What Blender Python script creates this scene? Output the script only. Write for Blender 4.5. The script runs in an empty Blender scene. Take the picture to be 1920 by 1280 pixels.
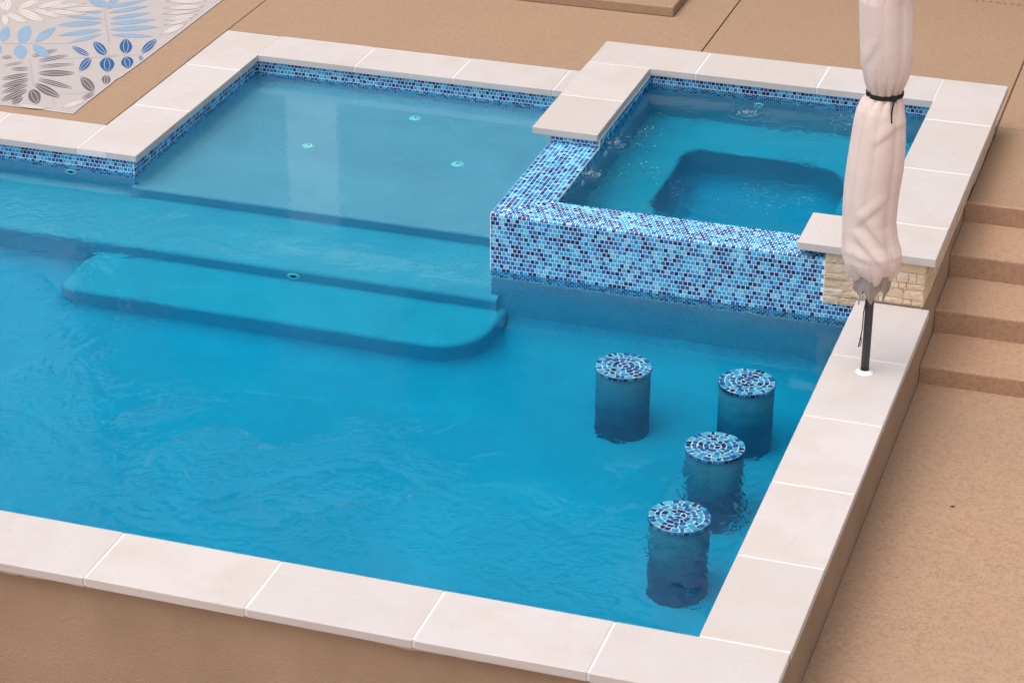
import bpy, bmesh, math, random
from mathutils import Vector, Matrix, noise
R = math.radians
rnd = random.Random(7)
scene = bpy.context.scene
COL = scene.collection

# ---------------------------------------------------------------- camera
CAM_LOC = Vector((2.3417, -10.3147, 6.9159))
CAM_ROT = (1.1073, 0.0002, 0.3241)
FPX, PPX, PPY = 4666.52, 911.86, 639.25          # focal length and principal point for a 1920 px wide picture
cam_data = bpy.data.cameras.new('camera')
cam = bpy.data.objects.new('camera', cam_data)
COL.objects.link(cam)
cam.location = CAM_LOC
cam.rotation_euler = CAM_ROT
cam_data.sensor_width = 36.0
cam_data.lens = FPX / 1920 * 36.0
cam_data.shift_x = (960 - PPX) / 1920
cam_data.shift_y = (PPY - 640) / 1920
cam_data.clip_end = 2000
scene.camera = cam

# ---------------------------------------------------------------- light
SUN_DIR = Vector((-0.20, -0.24, 0.95)).normalized()     # towards the sun
world = bpy.data.worlds.new('World')
scene.world = world
world.use_nodes = True
wn, wl = world.node_tree.nodes, world.node_tree.links
wn.clear()
sky = wn.new('ShaderNodeTexSky')
sky.sky_type = 'NISHITA'
sky.sun_disc = False
sky.sun_elevation = math.asin(SUN_DIR.z)
sky.sun_rotation = math.atan2(SUN_DIR.x, SUN_DIR.y)
sky.air_density = 1.0
sky.dust_density = 4.0
bw = wn.new('ShaderNodeRGBToBW')
cloud = wn.new('ShaderNodeMix'); cloud.data_type = 'RGBA'; cloud.blend_type = 'MULTIPLY'
cloud.inputs[0].default_value = 1.0
cloud.inputs[7].default_value = (1.06, 1.0, 0.98, 1)
over = wn.new('ShaderNodeMix'); over.data_type = 'RGBA'
over.inputs[0].default_value = 0.78                     # thin even cloud cover: most of the blue is gone
bg = wn.new('ShaderNodeBackground'); bg.inputs[1].default_value = 0.15
wo = wn.new('ShaderNodeOutputWorld')
wl.new(sky.outputs[0], bw.inputs[0])
wl.new(bw.outputs[0], cloud.inputs[6])
wl.new(sky.outputs[0], over.inputs[6])
wl.new(cloud.outputs[2], over.inputs[7])
wtc = wn.new('ShaderNodeTexCoord')
cn = wn.new('ShaderNodeTexNoise'); cn.inputs['Scale'].default_value = 2.4; cn.inputs['Detail'].default_value = 6; cn.inputs['Roughness'].default_value = .55
cr = wn.new('ShaderNodeMapRange'); cr.inputs[1].default_value = .34; cr.inputs[2].default_value = .66; cr.inputs[3].default_value = .72; cr.inputs[4].default_value = 1.55
cm = wn.new('ShaderNodeMix'); cm.data_type = 'RGBA'; cm.blend_type = 'MULTIPLY'; cm.inputs[0].default_value = 1.0
wl.new(wtc.outputs['Generated'], cn.inputs['Vector']); wl.new(cn.outputs['Fac'], cr.inputs[0])
wl.new(over.outputs[2], cm.inputs[6]); wl.new(cr.outputs[0], cm.inputs[7])
wl.new(cm.outputs[2], bg.inputs[0])
wl.new(bg.outputs[0], wo.inputs[0])

sun_data = bpy.data.lights.new('sun', 'SUN')
sun_data.energy = 0.5
sun_data.angle = R(44)
sun_data.color = (1.0, 0.95, 0.9)
sun = bpy.data.objects.new('sun', sun_data)
COL.objects.link(sun)
sun.location = SUN_DIR * 30
sun.rotation_euler = SUN_DIR.to_track_quat('Z', 'Y').to_euler()

vs = scene.view_settings
vs.view_transform = 'Standard'
vs.look = 'None'
vs.exposure = 0.56
vs.gamma = 1.0
vs.use_curve_mapping = False
scene.render.engine = 'CYCLES'
cy = scene.cycles
cy.use_denoising = True
cy.caustics_refractive = True
cy.caustics_reflective = True
cy.max_bounces = 14
cy.diffuse_bounces = 5
cy.transmission_bounces = 12
cy.sample_clamp_indirect = 12
cy.blur_glossy = 0.3

# ---------------------------------------------------------------- helpers
CAM_M = cam.rotation_euler.to_matrix()
def pix(u, v, axis, val):
    """the point where the ray through photo pixel (u, v) meets the plane axis = val"""
    d = CAM_M @ Vector(((u - PPX) / FPX, -(v - PPY) / FPX, -1))
    t = (val - CAM_LOC[axis]) / d[axis]
    return CAM_LOC + d * t

class MB:
    def __init__(s):
        s.v, s.f, s.m = [], [], []
    def poly(s, pts, m=0):
        i = len(s.v)
        s.v += [tuple(p) for p in pts]
        s.f.append(tuple(range(i, i + len(pts)))); s.m.append(m)
    def box(s, x0, y0, z0, x1, y1, z1, m=0):
        i = len(s.v)
        s.v += [(x, y, z) for z in (z0, z1) for y in (y0, y1) for x in (x0, x1)]
        for f in ((0, 2, 3, 1), (4, 5, 7, 6), (0, 1, 5, 4), (2, 6, 7, 3), (0, 4, 6, 2), (1, 3, 7, 5)):
            s.f.append(tuple(i + k for k in f)); s.m.append(m)
    def prism(s, outline, z0, z1, m=0):
        n = len(outline); i = len(s.v)
        s.v += [(p[0], p[1], z0) for p in outline] + [(p[0], p[1], z1) for p in outline]
        s.f.append(tuple(i + k for k in reversed(range(n)))); s.m.append(m)
        s.f.append(tuple(i + n + k for k in range(n))); s.m.append(m)
        for k in range(n):
            j = (k + 1) % n
            s.f.append((i + k, i + j, i + n + j, i + n + k)); s.m.append(m)
    def lathe(s, prof, c=(0, 0, 0), n=24, m=0, axis='z'):
        rings = []
        for r, z in prof:
            ring = []
            for k in range(n):
                a = 2 * math.pi * k / n
                p = (r * math.cos(a), r * math.sin(a), z)
                if axis == '-y': p = (p[0], -p[2], p[1])
                if axis == '+x': p = (p[2], p[0], p[1])
                ring.append(len(s.v)); s.v.append((c[0] + p[0], c[1] + p[1], c[2] + p[2]))
            rings.append(ring)
        for a, b in zip(rings, rings[1:]):
            for k in range(n):
                j = (k + 1) % n
                s.f.append((a[k], a[j], b[j], b[k])); s.m.append(m)
        s.f.append(tuple(reversed(rings[0]))); s.m.append(m)
        s.f.append(tuple(rings[-1])); s.m.append(m)
    def tube(s, pts, r, n=8, m=0):
        pts = [Vector(p) for p in pts]
        rings = []
        for k, p in enumerate(pts):
            t = (pts[min(k + 1, len(pts) - 1)] - pts[max(k - 1, 0)]).normalized()
            a = t.orthogonal().normalized(); b = t.cross(a)
            rr = r[k] if isinstance(r, (list, tuple)) else r
            ring = []
            for q in range(n):
                an = 2 * math.pi * q / n
                ring.append(len(s.v)); s.v.append(tuple(p + rr * (math.cos(an) * a + math.sin(an) * b)))
            rings.append(ring)
        for a, b in zip(rings, rings[1:]):
            for q in range(n):
                j = (q + 1) % n
                s.f.append((a[q], a[j], b[j], b[q])); s.m.append(m)
        s.f.append(tuple(reversed(rings[0]))); s.m.append(m)
        s.f.append(tuple(rings[-1])); s.m.append(m)
    def build(s, name, mats, parent=None, smooth=False, fix=False):
        me = bpy.data.meshes.new(name)
        me.from_pydata(s.v, [], s.f)
        me.polygons.foreach_set('material_index', s.m)
        if smooth: me.polygons.foreach_set('use_smooth', [True] * len(s.f))
        if fix:
            bm = bmesh.new(); bm.from_mesh(me)
            bmesh.ops.recalc_face_normals(bm, faces=bm.faces[:])
            bm.to_mesh(me); bm.free()
        me.update()
        for m in (mats if isinstance(mats, (list, tuple)) else [mats]): me.materials.append(m)
        return link(bpy.data.objects.new(name, me), parent)

def link(o, parent=None):
    COL.objects.link(o)
    if parent is not None:
        o.parent = parent
        w = world_loc(parent)
        if o.type == 'MESH' and (w.x or w.y or w.z):
            o.data.transform(Matrix.Translation(-w))
    return o
def world_loc(o):
    w = Vector((0, 0, 0))
    while o is not None:
        w += o.location; o = o.parent
    return w
def thing(name, label, cat, loc=(0, 0, 0), group=None):
    o = bpy.data.objects.new(name, None)
    COL.objects.link(o)
    o.location = loc
    o.empty_display_size = 0.2
    return tag(o, label, cat, group)
def tag(o, label, cat=None, group=None):
    o['label'] = label
    if cat: o['category'] = cat
    if group: o['group'] = group
    return o
def kind(o, k):
    o['kind'] = k
    return o
def bevel_box(name, b, mat, parent, c=0.006, seg=2, jit=0.0):
    x0, y0, z0, x1, y1, z1 = b
    bm = bmesh.new()
    bmesh.ops.create_cube(bm, size=1.0)
    for v in bm.verts:
        v.co = Vector(((x0 + x1) / 2 + v.co.x * (x1 - x0), (y0 + y1) / 2 + v.co.y * (y1 - y0), (z0 + z1) / 2 + v.co.z * (z1 - z0)))
    bmesh.ops.bevel(bm, geom=bm.edges[:] , offset=c, segments=seg, affect='EDGES', profile=0.5)
    if jit:
        for v in bm.verts: v.co += Vector((rnd.uniform(-jit, jit), rnd.uniform(-jit, jit), 0))
    me = bpy.data.meshes.new(name)
    bm.to_mesh(me); bm.free()
    me.materials.append(mat)
    return link(bpy.data.objects.new(name, me), parent)

# ---------------------------------------------------------------- materials
class NT:
    def __init__(s, name):
        s.mat = bpy.data.materials.new(name)
        s.mat.use_nodes = True
        s.n, s.l = s.mat.node_tree.nodes, s.mat.node_tree.links
        s.bsdf = s.n['Principled BSDF']; s.out = s.n['Material Output']
        s.tc = s.n.new('ShaderNodeTexCoord')
    def new(s, t, **kw):
        nd = s.n.new(t)
        for k, v in kw.items(): setattr(nd, k, v)
        return nd
    def noise(s, scale, detail=4, rough=0.55, vec=None, dist=0.0):
        nd = s.new('ShaderNodeTexNoise')
        nd.inputs['Scale'].default_value = scale; nd.inputs['Detail'].default_value = detail
        nd.inputs['Roughness'].default_value = rough; nd.inputs['Distortion'].default_value = dist
        s.l.new(vec or s.tc.outputs['Object'], nd.inputs['Vector'])
        return nd.outputs['Fac']
    def map(s, scale=(1, 1, 1), rot=(0, 0, 0), loc=(0, 0, 0)):
        nd = s.new('ShaderNodeMapping')
        nd.inputs['Scale'].default_value = scale; nd.inputs['Rotation'].default_value = rot
        nd.inputs['Location'].default_value = loc
        s.l.new(s.tc.outputs['Object'], nd.inputs['Vector'])
        return nd.outputs[0]
    def ramp(s, fac, stops):
        nd = s.new('ShaderNodeValToRGB')
        el = nd.color_ramp.elements
        while len(el) < len(stops): el.new(0.5)
        for e, (p, c) in zip(el, stops):
            e.position = p; e.color = (*c, 1) if len(c) == 3 else c
        s.l.new(fac, nd.inputs[0])
        return nd.outputs[0]
    def rng(s, fac, a, b, c, d):
        nd = s.new('ShaderNodeMapRange')
        for i, x in enumerate((a, b, c, d)): nd.inputs[i + 1].default_value = x
        s.l.new(fac, nd.inputs[0])
        return nd.outputs[0]
    def mix(s, fac, a, b, mode='MIX'):
        nd = s.new('ShaderNodeMix', data_type='RGBA', blend_type=mode)
        for i, x in ((0, fac), (6, a), (7, b)):
            if isinstance(x, (int, float)): nd.inputs[i].default_value = x
            elif isinstance(x, tuple): nd.inputs[i].default_value = (*x, 1) if len(x) == 3 else x
            else: s.l.new(x, nd.inputs[i])
        return nd.outputs[2]
    def math(s, op, a, b=0.0, c=None):
        nd = s.new('ShaderNodeMath', operation=op)
        for i, x in enumerate((a, b) if c is None else (a, b, c)):
            if isinstance(x, (int, float)): nd.inputs[i].default_value = x
            else: s.l.new(x, nd.inputs[i])
        return nd.outputs[0]
    def vmath(s, op, a, b):
        nd = s.new('ShaderNodeVectorMath', operation=op)
        for i, x in enumerate((a, b)):
            if isinstance(x, tuple): nd.inputs[i].default_value = x
            else: s.l.new(x, nd.inputs[i])
        return nd.outputs[1] if op in ('LENGTH', 'DISTANCE', 'DOT_PRODUCT') else nd.outputs[0]
    def bump(s, h, dist, strength=1.0):
        nd = s.new('ShaderNodeBump')
        nd.inputs['Distance'].default_value = dist; nd.inputs['Strength'].default_value = strength
        s.l.new(h, nd.inputs['Height'])
        return nd.outputs[0]
    def done(s, color=None, rough=0.7, normal=None, spec=0.5, **kw):
        b = s.bsdf.inputs
        if color is not None:
            if isinstance(color, tuple): b['Base Color'].default_value = (*color, 1)
            else: s.l.new(color, b['Base Color'])
        if isinstance(rough, (int, float)): b['Roughness'].default_value = rough
        else: s.l.new(rough, b['Roughness'])
        b['Specular IOR Level'].default_value = spec
        if normal is not None: s.l.new(normal, b['Normal'])
        for k, v in kw.items(): b[k.replace('_', ' ')].default_value = v
        return s.mat

def m_deck(name, fleck=0.5, tint=(1, 1, 1), seed=0.0, rough_=0.0):
    """sprayed textured concrete coating, tan, with knocked-down flecks"""
    t = NT(name)
    vec = t.map(scale=(1, 1.25, 1), loc=(seed, seed * .7, 0))
    fine = t.noise(66, 5, .66, vec, .9)
    mid = t.noise(30, 4, .6, vec, .9)
    big = t.noise(1.1, 3, .5, vec)
    spot = t.noise(0.45, 2, .5, vec)
    f = t.math('ADD', t.math('MULTIPLY', fine, .6), t.math('MULTIPLY', mid, .4))
    L = tuple(a * b for a, b in zip((.56, .355, .225), tint))
    D = tuple(a * (1 - .42 * fleck) * b for a, b in zip((.53, .32, .195), tint))
    base = t.ramp(f, [(0.43, D), (0.495, tuple((a + 2 * b) / 3 for a, b in zip(D, L))), (0.56, L)])
    base = t.mix(t.rng(big, .35, .7, 0, .22), base, tuple(a * b for a, b in zip((.52, .29, .19), tint)))
    dirt = t.noise(3.5, 6, .7, vec, 1.5)
    base = t.mix(t.rng(dirt, .55, .72, 0, .30), base, tuple(a * b for a, b in zip((.40, .25, .165), tint)))
    base = t.mix(t.rng(spot, .4, .7, 0, .30), base, tuple(a * b for a, b in zip((.43, .285, .19), tint)))
    return t.done(base, .78, t.bump(f, .004 + rough_, .6), spec=.3)

def m_stucco(name):
    t = NT(name)
    f = t.noise(55, 5, .6, None, .4)
    g = t.noise(2.2, 4, .55)
    base = t.ramp(g, [(.3, (.32, .22, .15)), (.7, (.385, .268, .184))])
    base = t.mix(t.rng(f, .3, .48, .25, 0), base, (.29, .185, .12))
    return t.done(base, .85, t.bump(f, .006, .7), spec=.2)

def m_lime(name, stain=None):
    """pale cream limestone coping"""
    t = NT(name)
    oi = t.new('ShaderNodeObjectInfo')
    off = t.vmath('ADD', t.tc.outputs['Object'], (0, 0, 0))
    nd = off.node
    sh = t.new('ShaderNodeVectorMath', operation='SCALE'); sh.inputs[0].default_value = (17.0, 9.0, 3.0)
    t.l.new(oi.outputs['Random'], sh.inputs['Scale'])
    t.l.new(sh.outputs[0], nd.inputs[1])
    a = t.noise(2.6, 5, .6, off, .6)
    b = t.noise(55, 4, .6, off)
    c = t.noise(9, 5, .65, off, 1.2)
    rv = t.ramp(oi.outputs['Random'], [(0, (.575, .535, .525)), (.3, (.535, .50, .495)), (.6, (.57, .525, .50)), (.8, (.545, .515, .51)), (1, (.52, .475, .45))])
    base = t.mix(t.rng(a, .42, .72, 0, .7), rv, (.505, .455, .42))
    base = t.mix(t.rng(c, .56, .74, 0, .4), base, (.60, .57, .56))
    base = t.mix(t.rng(c, .26, .42, .5, 0), base, (.47, .415, .375))
    base = t.mix(t.rng(b, .25, .42, .18, 0), base, (.42, .375, .345))
    wst = t.noise(1.1, 5, .6, off, 1.0)
    base = t.mix(t.rng(wst, .54, .68, 0, .5), base, (.53, .46, .39))
    if stain:
        r = t.vmath('DISTANCE', t.tc.outputs['Object'], stain)
        r = t.math('ADD', r, t.math('MULTIPLY', t.math('SUBTRACT', t.noise(9, 3), .5), .16))
        inner = t.rng(r, .235, .25, .75, 0)
        ring = t.math('MULTIPLY', t.rng(r, .235, .25, 0, .6), t.rng(r, .25, .275, 1, 0))
        base = t.mix(inner, base, (.47, .37, .28))
        base = t.mix(ring, base, (.42, .32, .23))
    return t.done(base, .62, t.bump(b, .0015, .35), spec=.35)

def m_plain(name, col, rough=.6, nscale=0, amt=.15, bump=0, spec=.5, **kw):
    t = NT(name)
    if not nscale: return t.done(col, rough, None, spec, **kw)
    f = t.noise(nscale, 4)
    base = t.ramp(f, [(.3, tuple(c * (1 - amt) for c in col)), (.7, tuple(min(1, c * (1 + amt)) for c in col))])
    return t.done(base, rough, t.bump(f, bump, .6) if bump else None, spec, **kw)

def m_plaster():
    t = NT('pool_plaster')
    a = t.noise(.75, 5, .6, None, 1.0); b = t.noise(5, 5, .65, None, .8); c = t.noise(45, 3)
    base = t.ramp(a, [(.3, (.41, .385, .52)), (.7, (.50, .475, .61))])
    base = t.mix(t.rng(b, .5, .75, 0, .35), base, (.55, .52, .65))
    base = t.mix(t.rng(c, .3, .5, .25, 0), base, (.37, .355, .475))
    return t.done(base, .8, t.bump(c, .002, .3), spec=.2)

def m_water(name, spa=False):
    t = NT(name)
    t.n.remove(t.bsdf)
    P = t.tc.outputs['Object']
    sep = t.new('ShaderNodeSeparateXYZ'); t.l.new(P, sep.inputs[0])
    X, Y = sep.outputs[0], sep.outputs[1]
    if spa:
        v = t.map(scale=(1, 1, 1))
        h = t.math('ADD', t.noise(9, 3, .55, v, 1.0), t.math('MULTIPLY', t.noise(26, 2, .5, v, .6), .35))
        patch = t.rng(t.noise(1.6, 2, .5, v), .42, .66, .12, 1.0)
        h = t.math('MULTIPLY', h, patch)
        for cx, cyy in ((-2.06, 5.63), (-2.07, 5.06), (-1.29, 6.53), (-.55, 6.62)):
            r = t.vmath('DISTANCE', P, (cx, cyy, .23))
            h = t.math('ADD', h, t.math('MULTIPLY', t.math('SINE', t.math('MULTIPLY', r, 85.0)), t.rng(r, .02, .22, .35, 0)))
        nrm = t.bump(h, .010)
    else:
        v = t.map(scale=(1.15, 1, 1), rot=(0, 0, R(14)))
        v2 = t.map(scale=(.8, 1.15, 1), rot=(0, 0, R(-24)), loc=(3, 1, 0))
        rip = t.math('ADD', t.math('MULTIPLY', t.noise(6, 3, .55, v, 1.4), 1.35), t.math('MULTIPLY', t.noise(19, 2, .5, v2, .9), .40))
        # wind patches: rougher towards the near side and the far left corner
        near = t.math('MULTIPLY', t.rng(Y, 2.3, 1.2, 0, 1), t.rng(Y, -.1, .6, .15, 1))
        left = t.math('MULTIPLY', t.rng(X, -3.9, -4.7, 0, .3), t.rng(Y, 4.6, 3.8, 0, 1))
        wall = t.math('MULTIPLY', t.rng(Y, 3.55, 4.05, 0, .35), t.rng(X, -2.9, -2.4, 0, 1))
        zone = t.math('MAXIMUM', t.math('MAXIMUM', near, left), wall)
        patch = t.rng(t.noise(1.1, 3, .55, None, .9), .46, .58, 0.07, 1.0)
        amp = t.math('ADD', t.math('MULTIPLY', zone, patch), .03)
        h = t.math('MULTIPLY', rip, amp)
        r = t.vmath('DISTANCE', P, (-3.30, .67, -.165))
        h = t.math('ADD', h, t.math('MULTIPLY', t.math('SINE', t.math('MULTIPLY', r, 75.0)), t.rng(r, .05, .46, .07, 0)))
        swell = t.math('MULTIPLY', t.noise(1.7, 2, .5), .2)
        h = t.math('ADD', h, swell)
        nrm = t.bump(h, .0145)
    glass = t.new('ShaderNodeBsdfGlass')
    glass.inputs['IOR'].default_value = 1.333
    glass.inputs['Roughness'].default_value = 0.0
    glass.inputs['Color'].default_value = (1, 1, 1, 1)
    t.l.new(nrm, glass.inputs['Normal'])
    t.l.new(glass.outputs[0], t.out.inputs['Surface'])
    ab = t.new('ShaderNodeVolumeAbsorption')
    ab.inputs['Color'].default_value = (0.0, 0.965, 1.0, 1)
    ab.inputs['Density'].default_value = 2.5
    t.l.new(ab.outputs[0], t.out.inputs['Volume'])
    return t.mat

def m_tile(name, col):
    t = NT(name)
    f = t.noise(30, 3)
    base = t.ramp(f, [(.3, tuple(c * .8 for c in col)), (.7, tuple(min(1, c * 1.15) for c in col))])
    return t.done(base, .2, None, .35)

def m_trav():
    t = NT('travertine')
    oi = t.new('ShaderNodeObjectInfo')
    rv = t.ramp(oi.outputs['Random'], [(0, (.70, .56, .42)), (.3, (.74, .62, .49)), (.55, (.66, .50, .34)), (.75, (.76, .66, .54)), (1, (.68, .52, .35))])
    a = t.noise(14, 6, .7, None, .8); b = t.noise(60, 4, .65)
    base = t.mix(t.rng(a, .38, .62, .7, 0), rv, (.60, .42, .26))
    base = t.mix(t.rng(b, .28, .45, .5, 0), base, (.42, .30, .20))
    return t.done(base, .8, t.bump(t.math('ADD', a, t.math('MULTIPLY', b, .4)), .012, .8), spec=.25)

def m_cloth(name, col, sheen=.2):
    t = NT(name)
    f = t.noise(4, 4, .6); w = t.noise(300, 2)
    base = t.ramp(f, [(.3, tuple(c * .93 for c in col)), (.7, tuple(min(1, c * 1.05) for c in col))])
    return t.done(base, .75, t.bump(w, .0006, .3), spec=.3, Sheen_Weight=sheen, Sheen_Roughness=.5)

def m_rug():
    t = NT('rug_weave')
    v = t.map(rot=(0, 0, R(35)), scale=(1, 1, 1))
    w = t.new('ShaderNodeTexWave', wave_type='BANDS', bands_direction='X')
    w.inputs['Scale'].default_value = 34; w.inputs['Distortion'].default_value = 5; w.inputs['Detail'].default_value = 2
    w.inputs['Detail Scale'].default_value = 3
    t.l.new(v, w.inputs['Vector'])
    f = t.noise(2.5, 3)
    base = t.ramp(w.outputs['Fac'], [(.12, (.34, .305, .29)), (.36, (.50, .455, .435))])
    base = t.mix(t.rng(f, .35, .7, 0, .5), base, (.44, .415, .42))
    return t.done(base, .9, t.bump(w.outputs['Fac'], .002, .5), spec=.15)

DECK = m_deck('deck_coating', .34, (.69, .735, .76))
PATIO = m_deck('patio_coating', .62, (.80, .845, .88), 3.0, .004)
STAIR = m_deck('stair_coating', .5, (.84, .86, .88), 7.0, .006)
STUCCO = m_stucco('stucco_render')
LIME = m_lime('limestone')
LIME_ST = m_lime('limestone_stained', (-2.06, 5.86, .36))
GROUT = m_plain('white_grout', (.70, .67, .65), .8, 40, .06)
TGROUT = m_plain('tile_grout', (.86, .87, .87), .8, 60, .06)
PLASTER = m_plaster()
COLUMN = m_plain('column_plaster_shaded', (.06, .25, .37), .8, 6, .2)  # pool plaster with the shade on the columns put into a darker blue
JOINT = m_plain('joint_filler', (.13, .08, .055), .9, 30, .2)
WHITE = m_plain('white_plastic', (.90, .90, .89), .35)
DARK = m_plain('dark_recess', (.03, .035, .04), .6)
CHAR = m_plain('charcoal_metal', (.055, .048, .055), .42, 40, .2)
BLACK = m_plain('black_webbing', (.012, .010, .014), .8, 200, .3)
CANVAS = m_cloth('beige_canvas', (.96, .80, .735))
nt_ = CANVAS.node_tree
tr_ = nt_.nodes.new('ShaderNodeBsdfTranslucent'); tr_.inputs[0].default_value = (.86, .70, .64, 1)
mx_ = nt_.nodes.new('ShaderNodeMixShader'); mx_.inputs[0].default_value = .3
nt_.links.new(nt_.nodes['Principled BSDF'].outputs[0], mx_.inputs[1]); nt_.links.new(tr_.outputs[0], mx_.inputs[2])
nt_.links.new(mx_.outputs[0], nt_.nodes['Material Output'].inputs['Surface'])
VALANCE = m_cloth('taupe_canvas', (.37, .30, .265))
TRAV = m_trav()
TILES = [m_tile('tile_navy', (.008, .045, .175)), m_tile('tile_blue', (.010, .14, .40)), m_tile('tile_azure', (.02, .22, .50)),
         m_tile('tile_cyan', (.04, .42, .70)), m_tile('tile_pale', (.16, .55, .74))]
TMATS = [TGROUT] + TILES
def tile_mi(): return rnd.choices((1, 2, 3, 4, 5), (.19, .22, .16, .32, .11))[0]

# ---------------------------------------------------------------- dimensions (metres; z = 0 is the top of the pool coping)
ZW = -0.165            # pool water
ZC = -0.056            # underside of the coping
ZF = -1.165            # pool floor
ZSH, ZS1, ZS2 = -0.385, -0.585, -0.785
ZSW, ZSP, ZST, ZSB = 0.23, 0.25, 0.36, 0.302   # spa water, spillway, spa coping top and underside
WX, WY = 0.04, -0.04   # right and front wall faces
XL = -12.0             # far left end of the pool, outside the picture
YL, XT, YT = 4.895, -5.50, 7.15     # left-run wall, shelf left wall, shelf back wall
SX0, SX1 = -2.485, -2.125           # spa left wall
SY0, SY1 = 4.14, 4.46               # spa front wall
SYB = 6.91                          # spa back wall face
TP = 0.031                          # mosaic pitch
XR, YF = 0.415, -0.435              # outer stucco faces
ZG, ZY = -0.62, -1.35               # lower patio, yard

# ---------------------------------------------------------------- ground, patio, deck
m = MB(); m.box(-250, -250, ZY - .4, 250, 250, ZY)
t = NT('yard_soil')
f = t.noise(6, 6, .65); g = t.noise(.2, 4)
yard_mat = t.done(t.mix(t.rng(g, .35, .65, 0, 1), t.ramp(f, [(.3, (.10, .085, .05)), (.7, (.17, .15, .09))]), (.09, .115, .045)), .95, t.bump(f, .03))
ground = kind(m.build('ground', yard_mat), 'structure')

m = MB(); m.box(XR + .003, -9, ZY - .1, 7.5, 4.34, ZG)
patio = kind(m.build('lower_patio', PATIO), 'structure')

m = MB(); m.box(-18, -9, ZY - .1, XR, YF - .002, ZY + .01)  # unseen pale slab, added to bounce light onto the front wall
kind(m.build('front_bounce_slab', PATIO), 'structure')
deck = thing('deck', 'tan textured concrete pool deck', None)
deck['kind'] = 'structure'
g = 0.006
def slab(x0, y0, x1, y1, z=-.003):
    return bevel_box('slab', (x0 + g, y0 + g, -.13, x1 - g, y1 - g, z), DECK, deck, .004, 1)
slab(-16, 5.337, -5.936, 12.4)
m = MB(); m.prism([(-5.936 + g, 7.584 + g), (-2.61, 7.584 + g), (-2.61, 7.36), (-2.085 - g, 7.36), (-2.085 - g, 12.4 - g), (-5.936 + g, 12.4 - g)], -.13, -.003)
m.build('slab', DECK, deck, fix=True)
slab(-2.085, 7.354, .425, 12.4)
slab(.425, 7.43, 7.5, 12.4)
bevel_box('slab', (.425 + g, 5.96, -.13, 7.5, 7.43 - .002, -.0035), DECK, deck, .004, 1)
m = MB()
m.box(-16, 5.42, ZY, -6.0, 12.4, -.016); m.box(-5.99, 7.66, ZY, -2.60, 12.4, -.016)
m.box(-2.59, 7.32, ZY, .50, 12.4, -.016); m.box(.51, 6.05, ZY, 7.5, 12.4, -.016)
m.build('sub_base', JOINT, deck)

stairs = thing('stairs', 'tan coated concrete stairs descending beside the raised spa', 'stairs', (3.5, 4.3, ZG))
SY = [4.30, 4.82, 5.37, 5.94]; SZ = [-.49, -.32, -.15]
for k in range(3):
    y1 = SY[k + 1] + .04
    pr = [(0, 0)]
    bm = bmesh.new()
    bmesh.ops.create_cube(bm, size=1.0)
    x0, x1, y0, z0, z1 = XR + .004, 7.45, SY[k], ZY, SZ[k]
    if k < 2: y1 = SY[k + 1] + .05
    else: y1 = 5.99
    for v in bm.verts:
        v.co = Vector(((x0 + x1) / 2 + v.co.x * (x1 - x0), (y0 + y1) / 2 + v.co.y * (y1 - y0), (z0 + z1) / 2 + v.co.z * (z1 - z0)))
    ed = [e for e in bm.edges if all(v.co.z > z1 - .01 and v.co.y < y0 + .01 for v in e.verts)]
    bmesh.ops.bevel(bm, geom=ed, offset=.018, segments=4, affect='EDGES', profile=.5)
    me = bpy.data.meshes.new('step'); bm.to_mesh(me); bm.free(); me.materials.append(STAIR)
    link(bpy.data.objects.new('step', me), stairs)
# top riser of the landing
bm = bmesh.new(); bmesh.ops.create_cube(bm, size=1.0)
x0, x1, y0, y1, z0, z1 = XR + .004, 7.45, SY[3], 5.961, -.6, -.004
for v in bm.verts:
    v.co = Vector(((x0 + x1) / 2 + v.co.x * (x1 - x0), (y0 + y1) / 2 + v.co.y * (y1 - y0), (z0 + z1) / 2 + v.co.z * (z1 - z0)))
ed = [e for e in bm.edges if all(v.co.z > z1 - .01 and v.co.y < y0 + .01 for v in e.verts)]
bmesh.ops.bevel(bm, geom=ed, offset=.014, segments=3, affect='EDGES', profile=.5)
me = bpy.data.meshes.new('riser'); bm.to_mesh(me); bm.free(); me.materials.append(STAIR)
link(bpy.data.objects.new('riser', me), stairs)

# ---------------------------------------------------------------- pool
pool = thing('swimming_pool', 'blue swimming pool with pale limestone coping and mosaic waterline', 'pool', (-4, 2, ZY))
def boxpart(name, mat, parent, *bs):
    m = MB()
    for b in bs: m.box(*b)
    return m.build(name, mat, parent)
boxpart('basin_floor', PLASTER, pool, (XL - .2, -.2, ZF - .25, .2, 7.4, ZF))
boxpart('basin_wall', PLASTER, pool, (WX, -.19, ZF - .05, WX + .16, SY0, ZC - .004))
boxpart('basin_wall', PLASTER, pool, (XL - .1, WY - .16, ZF - .06, WX + .02, WY, ZC - .004))
boxpart('basin_wall', PLASTER, pool, (XL - .18, YL, ZF - .06, XT, YL + .0995, ZC - .004))
boxpart('basin_wall', PLASTER, pool, (XL - .2, WY - .1, ZF - .07, XL, YL + .1, ZC - .004))
boxpart('basin_wall', PLASTER, pool, (XT - .2, YL + .1, ZF - .04, XT, YT + .2, ZC - .005))
boxpart('basin_wall', PLASTER, pool, (XT - .1, YT, ZF - .03, SX0 + .1, YT + .22, ZC - .005))
boxpart('stucco_wall', STUCCO, pool, (WX + .17, YF, ZY - .05, XR, 7.3, ZC - .001))
boxpart('stucco_wall', STUCCO, pool, (XL - .6, YF, ZY - .06, WX + .16, WY - .17, ZC - .001))

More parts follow.
